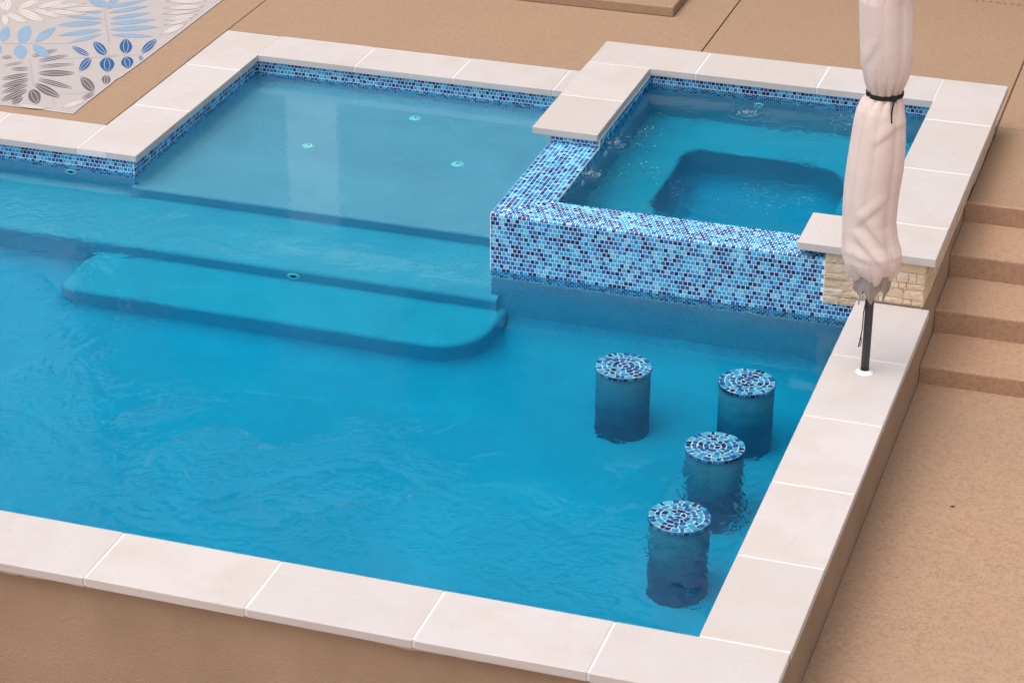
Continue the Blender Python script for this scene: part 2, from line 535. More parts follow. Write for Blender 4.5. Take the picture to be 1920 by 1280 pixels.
def nosed_step(name, x0, x1, y0, y1, z0, z1, r=.05, n=6):
    """block along x with a rounded front nosing"""
    prof = [(y1, z0), (y0, z0)] + [(y0 + r - r * math.cos(a), z1 - r + r * math.sin(a)) for a in [math.pi / 2 * k / n for k in range(n + 1)]] + [(y1, z1)]
    m = MB(); k = len(prof)
    m.v = [(x0, *p) for p in prof] + [(x1, *p) for p in prof]
    for i in range(k):
        j = (i + 1) % k
        m.f.append((i, j, k + j, k + i)); m.m.append(0)
    m.f.append(tuple(range(k - 1, -1, -1))); m.m.append(0); m.f.append(tuple(range(k, 2 * k))); m.m.append(0)
    return m.build(name, PLASTER, pool, fix=True)
nosed_step('tanning_shelf', XT - .01, SX0 + .01, 4.85, YT + .01, ZF - .02, ZSH, .035)
nosed_step('underwater_step', XL + .01, SX0 + .06, 4.07, 4.93, ZF - .021, ZS1, .05)
# lowest step with a rounded plan corner near the spa
cx0, yy0, rr = -2.37, 3.47, .36
xl_, rl = XT + .06, .13
outl = [(xl_, 4.20)] + [(xl_ + rl - rl * math.cos(a), yy0 + rl - rl * math.sin(a)) for a in [math.pi / 2 * k / 12 for k in range(13)]] + [(cx0 - rr + rr * math.sin(a), yy0 + rr - rr * math.cos(a)) for a in [math.pi / 2 * k / 12 for k in range(13)]] + [(cx0, 4.20)]
m = MB(); m.prism(outl, ZF - .022, ZS2)
lo = m.build('underwater_step', PLASTER, pool, fix=True)
bm = bmesh.new(); bm.from_mesh(lo.data)
zt = max(v.co.z for v in bm.verts)
ed = [e for e in bm.edges if all(v.co.z > zt - .001 for v in e.verts)]
bmesh.ops.bevel(bm, geom=ed, offset=.045, segments=4, affect='EDGES', profile=.5)
bm.to_mesh(lo.data); bm.free()

# coved plaster where walls and risers meet the floor
def cove(path, z, rx, rz, n=12, closed=False):
    """concave fillet along path; the open water lies to the right of the path direction"""
    m = MB(); P_ = [Vector(p) for p in path]; rows = []
    for i, p in enumerate(P_):
        d = (P_[min(i + 1, len(P_) - 1)] - P_[max(i - 1, 0)]).normalized()
        nr = Vector((d.y, -d.x)); row = []
        for k in range(n + 1):
            a = math.pi / 2 * k / n
            q = p + nr * (rx - rx * math.cos(a) - .004 * (k == 0))
            row.append(len(m.v)); m.v.append((q.x, q.y, z + rz - rz * math.sin(a) + (.0008 if k < n else -.001)))
        rows.append(row)
    for a, b in zip(rows, rows[1:]):
        for k in range(n):
            m.f.append((a[k], a[k + 1], b[k + 1], b[k])); m.m.append(0)
    o = m.build('plaster_cove', PLASTER, pool, True)
    return o
cove([(xl_, 4.08)] + [p for p in outl if p[1] < 4.19] + [(cx0, 4.15)], ZF, .24, .15)
cove([(XL, 4.072), (xl_ + .02, 4.072)], ZF, .28, .22)
cove([(-2.36, SY0 + .002), (WX, SY0 + .002)], ZF, .40, .30)
cove([(WX - .001, SY0), (WX - .001, WY)], ZF, .28, .30)
cove([(WX, WY + .001), (XL, WY + .001)], ZF, .28, .30)
cove([(XT, 4.852), (SX0, 4.852)], ZS1, .05, .04)
cove([(xl_ + .05, 4.072), (-2.42, 4.072)], ZS2, .05, .04)
cove([(XL, YL - .001), (XT, YL - .001)], ZS1, .08, .06)
cove([(XT + .001, YL), (XT + .001, YT), (XT + .001, YT)][:2], ZSH, .12, .10)
cove([(XT, YT - .001), (SX0, YT - .001)], ZSH, .12, .10)

# coping stones ------------------------------------------------------------
J = 0.0055
def stone(parent, x0, y0, x1, y1, z0=ZC, z1=0.0, mat=None, ends='xy'):
    jx = J if 'x' in ends else 0; jy = J if 'y' in ends else 0
    z1 = z1 + rnd.uniform(-.0012, .0012)
    return bevel_box('coping_stone', (x0 + jx, y0 + jy, z0, x1 - jx, y1 - jy, z1), mat or LIME, parent, .0065, 2, .0012)
A0, LF, WF, WR, LY = -.435, .914, .488, .473, .827
xs = [WR] + [A0 - k * LF for k in range(13)]
for a, b in zip(xs[1:], xs[:-1]): stone(pool, a, -WF, b, 0, ends='x')
for k in range(5): stone(pool, 0, k * LY + (J if k == 0 else 0), WR, min((k + 1) * LY, 4.121), ends='y')
xs = [-5.936, -6.735] + [-6.735 - .83 * k for k in range(1, 7)]
for b, a in zip(xs[:-1], xs[1:]): stone(pool, a, 4.849, b, 5.337, ends='x')
ys = [4.849, 5.79, 6.735, 7.584]
for a, b in zip(ys[:-1], ys[1:]): stone(pool, -5.936 + J, a, -5.455, b, ends='y')
xs = [-5.455 + .8294 * k for k in range(4)] + [-2.56]
for a, b in zip(xs[:-1], xs[1:]): stone(pool, a, 7.103, b, 7.584, ends='x')
stone(pool, XL - .6, 0, XL + .05, 4.849, ends='y')
e = .005
boxpart('grout_bed', GROUT, pool, (xs[0] - .4, 7.103 + e, ZC + e, -2.57, 7.584 - e, -.0035), )
boxpart('grout_bed', GROUT, pool, (-11.5, -WF + e, ZC + e, WR - e, -e, -.0035))
boxpart('grout_bed', GROUT, pool, (e, -.02, ZC + e + .001, WR - e, 4.115, -.0030))
boxpart('grout_bed', GROUT, pool, (-11.5, 4.849 + e, ZC + e, -5.7, 5.337 - e, -.0035))
boxpart('grout_bed', GROUT, pool, (-5.936 + e + J, 4.849 + e + .003, ZC + e + .001, -5.455 - e, 7.5, -.0030))
def bead(name, p0, p1, drop, out, parent):
    """ragged mortar smear along the lower edge of the coping"""
    p0, p1 = Vector(p0), Vector(p1); L = (p1 - p0).length; n = int(L / .035)
    m = MB(); o = Vector(out)
    top, bot, bk = [], [], []
    for k in range(n + 1):
        p = p0.lerp(p1, k / n)
        w = max(0.0, noise.noise(p * 2.1) * .5 + noise.noise(p * 9.0) * .5) * .026 * (1 if rnd.random() > .1 else .3)
        top.append(len(m.v)); m.v.append(tuple(p + o * .002 + Vector((0, 0, .004))))
        bot.append(len(m.v)); m.v.append(tuple(p + o * (-.003) + Vector((0, 0, -w * drop - .001))))
        bk.append(len(m.v)); m.v.append(tuple(p - o * .02 + Vector((0, 0, -w * drop * .6 + .002))))
    for k in range(n):
        m.f.append((top[k], bot[k], bot[k + 1], top[k + 1])); m.m.append(0)
        m.f.append((bot[k], bk[k], bk[k + 1], bot[k + 1])); m.m.append(0)
    return m.build(name, LIME, parent, True)
bead('mortar_smear', (-10, -WF + .003, ZC), (WR, -WF + .003, ZC), 1.1, (0, -1, 0), pool)
bead('mortar_smear', (WR - .003, -WF, ZC), (WR - .003, 4.1, ZC), 1.0, (1, 0, 0), pool)

# mosaic -------------------------------------------------------------------
def mosaic(m, P, nv, u0, u1, v0, keep=None, pitch=TP, gap=.0046, proud=.0013, curved=(), vmax=1e9):
    """tiles in running bond over the surface P(u, v) -> (point, normal); rows run along u"""
    for r in range(nv):
        va, vb = v0 + r * pitch + gap / 2, min(v0 + (r + 1) * pitch, vmax) - gap / 2
        if vb - va < .006: continue
        u = u0 - (pitch / 2 if r % 2 else 0)
        while u < u1 - .006:
            ua, ub = max(u, u0) + gap / 2 + rnd.uniform(-.0005, .0005), min(u + pitch, u1) - gap / 2 + rnd.uniform(-.0005, .0005)
            u += pitch
            if ub - ua < .005: continue
            if keep and not keep((ua + ub) / 2, (va + vb) / 2): continue
            mi = tile_mi()
            vsn = [va + (vb - va) * k / 4 for k in range(5)] if r in curved else [va, vb]
            tilt = rnd.uniform(-.0005, .0005)
            lo, hi = [], []
            for vv in vsn:
                for uu in (ua, ub):
                    p, nrm = P(uu, vv)
                    lo.append(len(m.v)); m.v.append(tuple(p - nrm * .0005))
                    hi.append(len(m.v)); m.v.append(tuple(p + nrm * (proud + (tilt if uu == ua else -tilt))))
            k = len(vsn)
            for i in range(k - 1):
                a, b, c, d = 2 * i, 2 * i + 1, 2 * i + 3, 2 * i + 2
                m.f.append((hi[a], hi[b], hi[c], hi[d])); m.m.append(mi)
                m.f.append((lo[a], hi[a], hi[d], lo[d])); m.m.append(mi)
                m.f.append((lo[b], lo[c], hi[c], hi[b])); m.m.append(mi)
            m.f.append((lo[0], lo[1], hi[1], hi[0])); m.m.append(mi)
            m.f.append((lo[2 * k - 2], hi[2 * k - 2], hi[2 * k - 1], lo[2 * k - 1])); m.m.append(mi)
def wallP(o, udir, nrm):
    o, udir, nrm = Vector(o), Vector(udir), Vector(nrm)
    return lambda u, v: (o + udir * u - Vector((0, 0, v)), nrm)
def band(parent, o, udir, nrm, length, rows=6, name='waterline_mosaic'):
    """grout backing plus tile rows, hanging down from point o"""
    m = MB()
    o, udir, nrm = Vector(o), Vector(udir), Vector(nrm)
    P = wallP(o + nrm * .003, udir, nrm)
    a, b = o - nrm * .01, o + nrm * .003
    dn = Vector((0, 0, -(rows * TP + .002)))
    q = [b, b + udir * length, b + udir * length + dn, b + dn]
    qa = [a, a + udir * length, a + udir * length + dn, a + dn]
    m.poly(q, 0); m.poly([q[3], q[2], qa[2], qa[3]], 0); m.poly([qa[0], q[0], q[3], qa[3]], 0); m.poly([q[1], qa[1], qa[2], q[2]], 0)
    mosaic(m, P, rows, 0, length, .001)
    return kind(m.build(name, TMATS, parent), 'stuff')
zc = ZC - .003
band(pool, (XT, YT, zc), (1, 0, 0), (0, -1, 0), SX0 - XT)
band(pool, (XT, YL, zc), (0, 1, 0), (1, 0, 0), YT - YL)
band(pool, (XL, YL, zc), (1, 0, 0), (0, -1, 0), XT - XL)
band(pool, (WX, SY0, zc), (0, -1, 0), (-1, 0, 0), SY0 - WY)
band(pool, (WX, WY, zc), (-1, 0, 0), (0, 1, 0), WX - XL)

# fittings in the pool
def wall_jet(parent, c, axis='-y', r=.048):
    m = MB(); m.lathe([(r, 0), (r, .006), (r * .86, .012), (r * .62, .013), (r * .60, .004)], c, 24, 0, axis)
    j = m.build('jet_flange', WHITE, parent, True, fix=True)
    m = MB(); m.lathe([(r * .45, .002), (r * .42, .011), (r * .2, .012), (r * .18, .005)], c, 18, 0, axis)
    m.build('jet_nozzle', WHITE if axis == 'z' else DARK, j, True, fix=True)
    return j
def floor_jet(parent, c, r=.052):
    m = MB(); m.lathe([(r, 0), (r, .006), (r * .9, .013), (r * .62, .015), (r * .6, .020), (r * .38, .022)], c, 28)
    j = m.build('floor_jet', WHITE, parent, True, fix=True)
    m = MB(); m.lathe([(r * .22, .0215), (r * .20, .024), (r * .1, .0245)], c, 16)
    m.build('jet_nozzle', DARK, j, True, fix=True)
for p in ((-4.574, 6.009), (-3.994, 6.796), (-3.375, 6.023)): floor_jet(pool, (*p, ZSH))
wall_jet(pool, (-6.02, YL, ZW - .10 - .03))
wall_jet(pool, (-3.90, 4.07, ZS2 + .10))
c = pix(1621, 697, 2, 0.0)
PX, PY = c.x, c.y
m = MB(); m.lathe([(.054, -.004), (.054, .002), (.050, .006), (.040, .007), (.038, .020), (.0345, .021), (.0335, .004)], (PX, PY, .001), 36)
m.build('umbrella_sleeve', WHITE, pool, True, fix=True)

# ---------------------------------------------------------------- spa
spa = thing('spa', 'raised square spa clad in blue mosaic with limestone coping', 'spa', (-1, 5.7, ZY))
gt = .003
boxpart('spa_wall', TGROUT, spa, (SX0, SY0 + .017, -.30, WX + .03, SY1, ZSP - .001))                         # mosaic front
boxpart('spa_wall', PLASTER, spa, (SX0 + .004, SY0 + .004, ZF - .02, WX + .155, SY1 - .05, -.30))
boxpart('spa_wall', TGROUT, spa, (SX0, SY1 - .002, ZF - .02, SX1, 5.50, ZSP - .0012))
boxpart('spa_wall', TGROUT, spa, (SX0 - .002, 5.49, ZF - .02, SX1 - .002, SYB + .1, ZSB - .001))
boxpart('spa_wall', STUCCO, spa, (SX0 - .004, SYB + .02, ZF - .02, WX + .16, 7.31, ZSB - .0015))
for b_ in ((SX1, SYB, -.9, WX, SYB + .019, ZSB - .003), (SX1 - .03, SY1, -.9, SX1 + .001, SYB + .018, ZSP - .006), (WX, SY1, -.9, WX + .018, SYB + .017, ZSB - .004), (SX1, SY1 - .03, -.9, WX + .01, SY1 + .0005, ZSP - .006)):
    boxpart('spa_liner', PLASTER, spa, b_)
boxpart('spa_wall', STUCCO, spa, (WX + .018, SY0 + .02, ZF - .02, XR - .002, SYB + .01, ZSB - .002))
boxpart('spa_wall', TGROUT, spa, (-.215, SY0 + .012, -.05, WX + .02, SY1 - .01, ZSB - .0025))

# inner bench with rounded pit
def rrect(x0, y0, x1, y1, rs, n=8):
    pts = []
    cs = ((x1, y0, rs[0], -90, -1, 1), (x1, y1, rs[1], 0, -1, -1), (x0, y1, rs[2], 90, 1, -1), (x0, y0, rs[3], 180, 1, 1))
    for cx, cyy, r, a0, sx, sy in cs:
        for k in range(n + 1):
            a = R(a0 + 90 * k / n)
            pts.append((cx + sx * r + r * math.cos(a), cyy + sy * r + r * math.sin(a)))
    return pts
zb, zp = -.42, -1.06
inner = rrect(-1.68, 5.13, -.44, 6.34, (.2, .38, .12, .2))
m = MB()
n = len(inner); ox0, oy0, ox1, oy1 = SX1 - .03, SY1 - .03, WX + .03, SYB + .03
outer = []
cxm, cym = -1.05, 5.73
for x, y in inner:
    dx, dy = x - cxm, y - cym
    s = min((ox1 - cxm) / dx if dx > 1e-6 else 1e9, (ox0 - cxm) / dx if dx < -1e-6 else 1e9, (oy1 - cym) / dy if dy > 1e-6 else 1e9, (oy0 - cym) / dy if dy < -1e-6 else 1e9)
    outer.append((cxm + dx * s, cym + dy * s))
rc = .035
levels = [([p for p in outer], zb)]
for k in range(5):
    a = math.pi / 2 * k / 4
    off = rc * (1 - math.sin(a)); 
    ring = []
    for x, y in inner:
        d = Vector((x - cxm, y - cym)); L = d.length; d /= L
        ring.append((x + d.x * off, y + d.y * off))
    levels.append((ring, zb - rc * (1 - math.cos(a))))
for k in range(9):
    a = math.pi / 2 * k / 8
    off = .26 * (1 - math.cos(a)); ring = []
    for x, y in inner:
        d = Vector((x - cxm, y - cym)).normalized()
        ring.append((x - d.x * off, y - d.y * off))
    levels.append((ring, zp + .26 - .26 * math.sin(a)))
idx = []
for ring, z in levels:
    idx.append([len(m.v) + k for k in range(n)]); m.v += [(x, y, z) for x, y in ring]
for a, b in zip(idx, idx[1:]):
    for k in range(n):
        j = (k + 1) % n
        m.f.append((a[k], a[j], b[j], b[k])); m.m.append(0)
m.f.append(tuple(idx[-1])); m.m.append(0)
m.build('spa_bench', PLASTER, spa, fix=True)
# fill the outer corners of the bench
m = MB(); m.box(ox0, oy0, ZF, ox1, oy1, zp - .01); m.build('spa_floor', PLASTER, spa)
for b_ in ((ox0, oy0, zp, -1.80, 5.0, zb - .0015), (-.30, oy0, zp, ox1, 5.0, zb - .0015), (ox0, 6.47, zp, -1.80, oy1, zb - .0015), (-.30, 6.47, zp, ox1, oy1, zb - .0015)):
    boxpart('spa_bench_corner', PLASTER, spa, b_)

# spa mosaic: front face, rounded edge and spillway top in one sheet
RB = .014
H_F = ZSP - (-.27)                      # height of the tiled front
LA = H_F - RB; LB = LA + RB * math.pi / 2
def frontP(u, v):
    # v = 0 at the bottom of the front face, growing upwards then back over the spillway
    if v < LA: return Vector((SX0 + u, SY0, -.27 + v)), Vector((0, -1, 0))
    if v < LB:
        a = (v - LA) / RB
        n_ = Vector((0, -math.cos(a), math.sin(a)))
        return Vector((SX0 + u, SY0 + RB, ZSP - RB)) + n_ * RB, n_
    return Vector((SX0 + u, SY0 + RB + (v - LB), ZSP)), Vector((0, 0, 1))
rows_f = int(LA / TP) + 1
v0 = LA + RB * math.pi / 4 - (rows_f - .5) * TP
ytop = (SY1 - SY0 - RB) + LB
nrows = int((ytop - v0) / TP)
def keep_front(u, v):
    x = SX0 + u
    p, n_ = frontP(u, v)
    if n_.z > .9 and x < SX1 + .02:      # mitre at the left corner
        return (p.y - SY0) / (SY1 - SY0) < (x - SX0) / (SX1 - SX0) + .03
    if x > -.222:
        if v > LA - .005: return False
        return p.z < -.062
    return True
m = MB()
# grout skin following the rounded edge
pv = [0, LA] + [LA + (LB - LA) * k / 4 for k in range(1, 5)] + [ytop]
for a, b in zip(pv, pv[1:]):
    q = []
    for u, v in ((0, a), (WX + .02 - SX0, a), (WX + .02 - SX0, b), (0, b)):
        p, n_ = frontP(u, v); q.append(p + n_ * .0012)
    m.poly(q, 0)
def frontQ(u, v):
    p, n_ = frontP(u, v); return p + n_ * .0012, n_
mosaic(m, frontQ, nrows + 1, .001, WX - SX0, v0, keep_front, curved=(rows_f - 1,), vmax=ytop)
kind(m.build('spillway_mosaic', TMATS, spa), 'stuff')
# left arm of the spillway, rows along y
m = MB()
def armP(u, v): return Vector((SX0 + v, SY0 + u, ZSP + .0013)), Vector((0, 0, 1))
def keep_arm(u, v): return u / (SY1 - SY0) > v / (SX1 - SX0) + .03
m.poly([(SX0, SY0 + .02, ZSP + .0008), (SX1, SY1, ZSP + .0008), (SX1, 5.50, ZSP + .0008), (SX0, 5.50, ZSP + .0008)], 0)
mosaic(m, armP, 12, 0, 5.50 - SY0, .0, keep_arm, pitch=(SX1 - SX0) / 12)
kind(m.build('spillway_mosaic', TMATS, spa), 'stuff')
band(spa, (SX0 - .002, SY0 + .003, ZSP - .003), (0, 1, 0), (-1, 0, 0), 5.49 - SY0, 16, 'spa_side_mosaic')
band(spa, (SX0 - .004, 5.49, ZSB - .003), (0, 1, 0), (-1, 0, 0), YT - 5.49, 17, 'spa_side_mosaic')
band(spa, (SX0 + .003, 5.492, ZSB - .003), (1, 0, 0), (0, -1, 0), SX1 - SX0 - .006, 2, 'spa_side_mosaic')
band(spa, (SX1, SYB, ZSB - .004), (1, 0, 0), (0, -1, 0), WX - SX1, 6)
band(spa, (SX1 - .002, 5.5, ZSB - .004), (0, 1, 0), (1, 0, 0), SYB - 5.5, 6)
band(spa, (SX1, SY1, ZSP - .002), (0, 1, 0), (1, 0, 0), 5.5 - SY1, 5)
band(spa, (WX, SYB, ZSB - .004), (0, -1, 0), (-1, 0, 0), SYB - SY1, 6)
band(spa, (WX, SY1, ZSP - .002), (-1, 0, 0), (0, 1, 0), WX - SX1, 5)
for p in ((SX1 + .003, 5.63, .02), (SX1 + .003, 5.06, .02)): wall_jet(spa, p, '+x', .04)
for x in (-1.29, -.55): wall_jet(spa, (x, SYB, .03), '-y', .04)

# spa coping
def sst(x0, y0, x1, y1, mat=None, ends='y'): stone(spa, x0, y0, x1, y1, ZSB, ZST, mat, ends)
sst(-2.615, 5.453, -2.128, 6.14, LIME_ST, 'y'); sst(-2.615, 6.14, -2.128, 6.867)
for a, b in ((-2.615, -1.78), (-1.78, -.854), (-.854, .0065)): sst(a, 6.867, b, 7.351, None, 'x')
for a, b in ((6.50, 7.351), (5.555, 6.50), (4.605, 5.555)): sst(.0065, a, .487, b)
sst(-.403, 4.10, .487, 4.605)
boxpart('grout_bed', GROUT, spa, (-2.615 + e, 5.46, ZSB + e, -2.128 - e, 7.0, ZST - .0035))
boxpart('grout_bed', GROUT, spa, (-2.60, 6.867 + e, ZSB + e + .001, .3, 7.351 - e, ZST - .003))
boxpart('grout_bed', GROUT, spa, (.0065 + e, 4.2, ZSB + e + .002, .487 - e, 7.34, ZST - .0025))

# travertine cladding: split-face stones laid in uneven courses
def cut(a, b, lo, hi):
    out, x = [], a
    while x < b - 1e-6:
        w = rnd.uniform(lo, hi)
        if b - (x + w) < lo: w = b - x
        out.append((x, x + w)); x += w
    return out
def trav(o, ud, nd, u0, u1, z0, z1):
    """one split-face stone; rough outer face as a jittered grid"""
    o, ud, nd = Vector(o), Vector(ud), Vector(nd)
    nu = 5 if u1 - u0 > .12 else 3; nz = 3
    m = MB(); base = rnd.uniform(.014, .021); gg = .0022
    grid = []
    for j in range(nz + 1):
        row = []
        for i in range(nu + 1):
            u = u0 + gg + (u1 - u0 - 2 * gg) * i / nu; z = z0 + gg + (z1 - z0 - 2 * gg) * j / nz
            edge = i in (0, nu) or j in (0, nz)
            d = base + (rnd.uniform(-.004, .0) if edge else rnd.uniform(-.0015, .003))
            row.append(len(m.v)); m.v.append(tuple(o + ud * u + nd * d + Vector((0, 0, z))))
        grid.append(row)
    for j in range(nz):
        for i in range(nu):
            m.f.append((grid[j][i], grid[j][i + 1], grid[j + 1][i + 1], grid[j + 1][i])); m.m.append(0)
    rim = grid[0] + [grid[j][-1] for j in range(1, nz + 1)] + grid[-1][-2::-1] + [grid[j][0] for j in range(nz - 1, 0, -1)]
    bk = []
    for k in rim:
        p = Vector(m.v[k]); d = (p - o).dot(nd)
        bk.append(len(m.v)); m.v.append(tuple(p - nd * (d + .002)))
    for k in range(len(rim)):
        j = (k + 1) % len(rim)
        m.f.append((rim[k], bk[k], bk[j], rim[j])); m.m.append(0)
    return m.build('stone', TRAV, spa, fix=True)
zz = -.060
for h in (.058, .050, .066, .046, .072, .066):
    for a, b in cut(-.219, .425, .05, .18):
        if zz < -.03 and a > .0: continue
        trav((0, SY0 + .008, 0), (1, 0, 0), (0, -1, 0), a, b, max(zz, .004) if a > -.02 else zz, zz + h)
    zz += h
zz = .004
for h in (.056, .062, .048, .066, .062):
    for a, b in cut(SY0, 7.30, .10, .30): trav((XR - .002, 0, 0), (0, 1, 0), (1, 0, 0), a, b, zz, zz + h)
    zz += h
bk = MB(); bk.box(XR - .004, SY0 + .01, -.004, XR + .006, 7.3, ZSB - .004); bk.box(-.218, SY0 - .001, -.058, XR, SY0 + .014, ZSB - .0045)
bk.build('mortar_bed', m_plain('mortar', (.48, .38, .28), .9, 60, .2, .003), spa)

# ---------------------------------------------------------------- water
e2 = .012
outl = [(XL - e2, WY - e2), (WX + e2, WY - e2), (WX + e2, SY0 + e2), (SX0 + e2, SY0 + e2), (SX0 + e2, YT + e2), (XT - e2, YT + e2), (XT - e2, YL + e2), (XL - e2, YL + e2)]
m = MB(); m.prism(outl, ZF - .1, ZW)
kind(m.build('pool_water', m_water('pool_water_surface'), fix=True), 'structure')
m = MB(); m.box(SX1 - e2, SY1 - e2, zp - .05, WX + e2, SYB + e2, ZSW)
kind(m.build('spa_water', m_water('spa_water_surface', True), fix=True), 'structure')

# foam over the spa jets; its white blobs also stand in for broken reflections
m = MB()
def bubble(x, y, z, r):
    i = len(m.v)
    m.v += [(x + r, y, z), (x - r, y, z), (x, y + r, z), (x, y - r, z), (x, y, z + r * .6), (x, y, z - r * .6)]
    for f in ((0, 2, 4), (2, 1, 4), (1, 3, 4), (3, 0, 4), (2, 0, 5), (1, 2, 5), (3, 1, 5), (0, 3, 5)):
        m.f.append(tuple(i + k for k in f)); m.m.append(0)
for cx, cyy, n, s in ((-2.05, 5.66, 60, .045), (-2.06, 5.06, 60, .045), (-1.29, 6.54, 50, .04), (-1.93, 5.95, 26, .07), (-1.75, 5.22, 26, .10), (-1.85, 5.75, 14, .08), (-.60, 6.60, 40, .09), (-.85, 4.95, 40, .16), (-.62, 5.05, 26, .10), (-1.5, 5.0, 20, .08)):
    for k in range(n):
        bubble(rnd.gauss(cx, s), rnd.gauss(cyy, s), ZSW + .0015, rnd.uniform(.0015, .0045))
kind(m.build('spa_foam_glints', m_plain('foam', (.82, .88, .9), .4), None, True), 'stuff')
bpy.data.objects['spa_foam_glints']['label'] = 'white bubbles and painted glints on the spa water'

# ---------------------------------------------------------------- bar stools in the pool
SR = .176
def make_stool():
    root = thing('pool_stool', '', 'stool', (0, 0, ZF), 'submerged bar stools with mosaic seats')
    zt = -.212 - ZF
    m = MB()
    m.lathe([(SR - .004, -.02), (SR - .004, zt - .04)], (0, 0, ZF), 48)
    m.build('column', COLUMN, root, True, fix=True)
    m = MB(); m.lathe([(SR - .001, zt - .048), (SR - .001, zt - .006), (SR - .003, zt - .002), (.001, zt - .0015)], (0, 0, ZF), 48)
    m.build('seat', TGROUT, root, fix=True)
    m = MB()
    nr = 34
    for row in range(1):
        for k in range(nr):
            a0, a1 = 2 * math.pi * (k + .06) / nr, 2 * math.pi * (k + .94) / nr
            za, zb_ = zt - .046 + ZF, zt - .010 + ZF
            q, qi = [], []
            for a, z in ((a0, za), (a1, za), (a1, zb_), (a0, zb_)):
                z += rnd.uniform(-.003, .003)
                q.append(((SR + .003) * math.cos(a), (SR + .003) * math.sin(a), z)); qi.append(((SR - .002) * math.cos(a), (SR - .002) * math.sin(a), z))
            mi = tile_mi(); m.poly(q, mi)
            for i in range(4): m.poly([q[i], qi[i], qi[(i + 1) % 4], q[(i + 1) % 4]], mi)
    kind(m.build('rim_mosaic', TMATS, root), 'stuff')
    radii = [SR + .0015, .140, .106, .072, .040, .0]
    for ro, ri in zip(radii, radii[1:]):
        n = max(3, round(math.pi * (ro + ri) / .040))
        ph = rnd.uniform(0, 6.28)
        cuts = sorted(ph + 2 * math.pi * (k + rnd.uniform(-.3, .3)) / n for k in range(n))
        for k in range(n):
            a0 = cuts[k]; a1 = cuts[(k + 1) % n] + (2 * math.pi if k == n - 1 else 0)
            gp = .0022
            rm = max(.012, (ro + ri) / 2)
            b0, b1 = a0 + gp / rm, a1 - gp / rm
            jr = lambda: rnd.uniform(-.008, .005)
            ro_, ri_ = ro - gp - rnd.uniform(0, .004), ri + gp + rnd.uniform(0, .004)
            am = (b0 + b1) / 2
            pts = [(ri_ + jr() * .5, b0), (ro_ + jr(), b0 + rnd.uniform(-.01, .04)), (ro_ + abs(jr()) * .5, am), (ro_ + jr(), b1 - rnd.uniform(-.01, .04)), (ri_ + jr() * .5, b1)]
            if ri < .01: pts = [(.004, am), (ro_, b0 + .1), (ro_ * 1.02, am), (ro_, b1 - .1)]
            tm = MB()
            top = [(r * math.cos(a), r * math.sin(a)) for r, a in pts]
            tm.prism(top, ZF + zt - .0015, ZF + zt + .003)
            mm = TILES[rnd.choices((0, 1, 2, 3, 4), (.2, .27, .13, .3, .1))[0]]
            tm.build('tile', mm, root, fix=True)
    return root
def copy_tree(o, parent=None):
    c = o.copy(); COL.objects.link(c); c.parent = parent
    for ch in list(o.children): copy_tree(ch, c)
    return c
st0 = make_stool()
spots = [((-1.262, 3.105), 20, 'mosaic-topped pool stool farthest from the right coping, nearest the spillway wall'),
         ((-.48, 3.14), 131, 'mosaic-topped pool stool nearest the umbrella pole, in deep shade'),
         ((-.468, 2.275), 247, 'mosaic-topped pool stool in the middle of the row along the right coping'),
         ((-.463, 1.43), 313, 'mosaic-topped pool stool nearest the front coping, closest to the viewer')]
for i, ((x, y), a, lab) in enumerate(spots):
    o = st0 if i == 0 else copy_tree(st0)
    o.location = (x, y, ZF); o.rotation_euler.z = R(a)
    o['label'] = lab

# ---------------------------------------------------------------- closed umbrella
um = thing('umbrella', 'closed beige patio umbrella strapped shut, standing in the right coping', 'umbrella', (PX, PY, 0))
m = MB(); m.lathe([(.0255, .004), (.0255, 2.62)], (PX, PY, 0), 24)
m.build('pole', CHAR, um, True, fix=True)
prof = []
for v, a, b in ((516, 1600, 1672), (506, 1590, 1681), (495, 1584, 1687), (482, 1580, 1690), (466, 1579, 1691), (444, 1579, 1684), (410, 1580, 1681), (381, 1581, 1684), (350, 1583, 1688), (312, 1588, 1695), (280, 1593, 1698), (250, 1598, 1699), (225, 1602, 1699), (203, 1607, 1697), (190, 1613, 1695), (180, 1622, 1693), (173, 1627, 1692), (165, 1625, 1694), (155, 1621, 1699), (142, 1619, 1705), (120, 1616, 1709), (90, 1614, 1712), (45, 1613, 1713), (0, 1613, 1713)):
    A, B = pix(a, v, 1, PY), pix(b, v, 1, PY)
    prof.append(((A.z + B.z) / 2, (A.x + B.x) / 2, (B.x - A.x) / 2))
zt, xt, rt = prof[-1]
prof += [(zt + .14, PX - .01, .142), (zt + .28, PX, .105), (zt + .36, PX, .07), (zt + .41, PX, .034), (zt + .43, PX, .028)]
ZSTRAP = prof[16][0]
def interp(z):
    if z <= prof[0][0]: return prof[0][1:]
    for p, q in zip(prof, prof[1:]):
        if z <= q[0]:
            t = (z - p[0]) / (q[0] - p[0]); return tuple(p[i] + (q[i] - p[i]) * t for i in (1, 2))
    return prof[-1][1:]
def to_px(p):
    d = CAM_M.transposed() @ (Vector(p) - CAM_LOC)
    return PPX + FPX * d.x / -d.z, PPY - FPX * d.y / -d.z
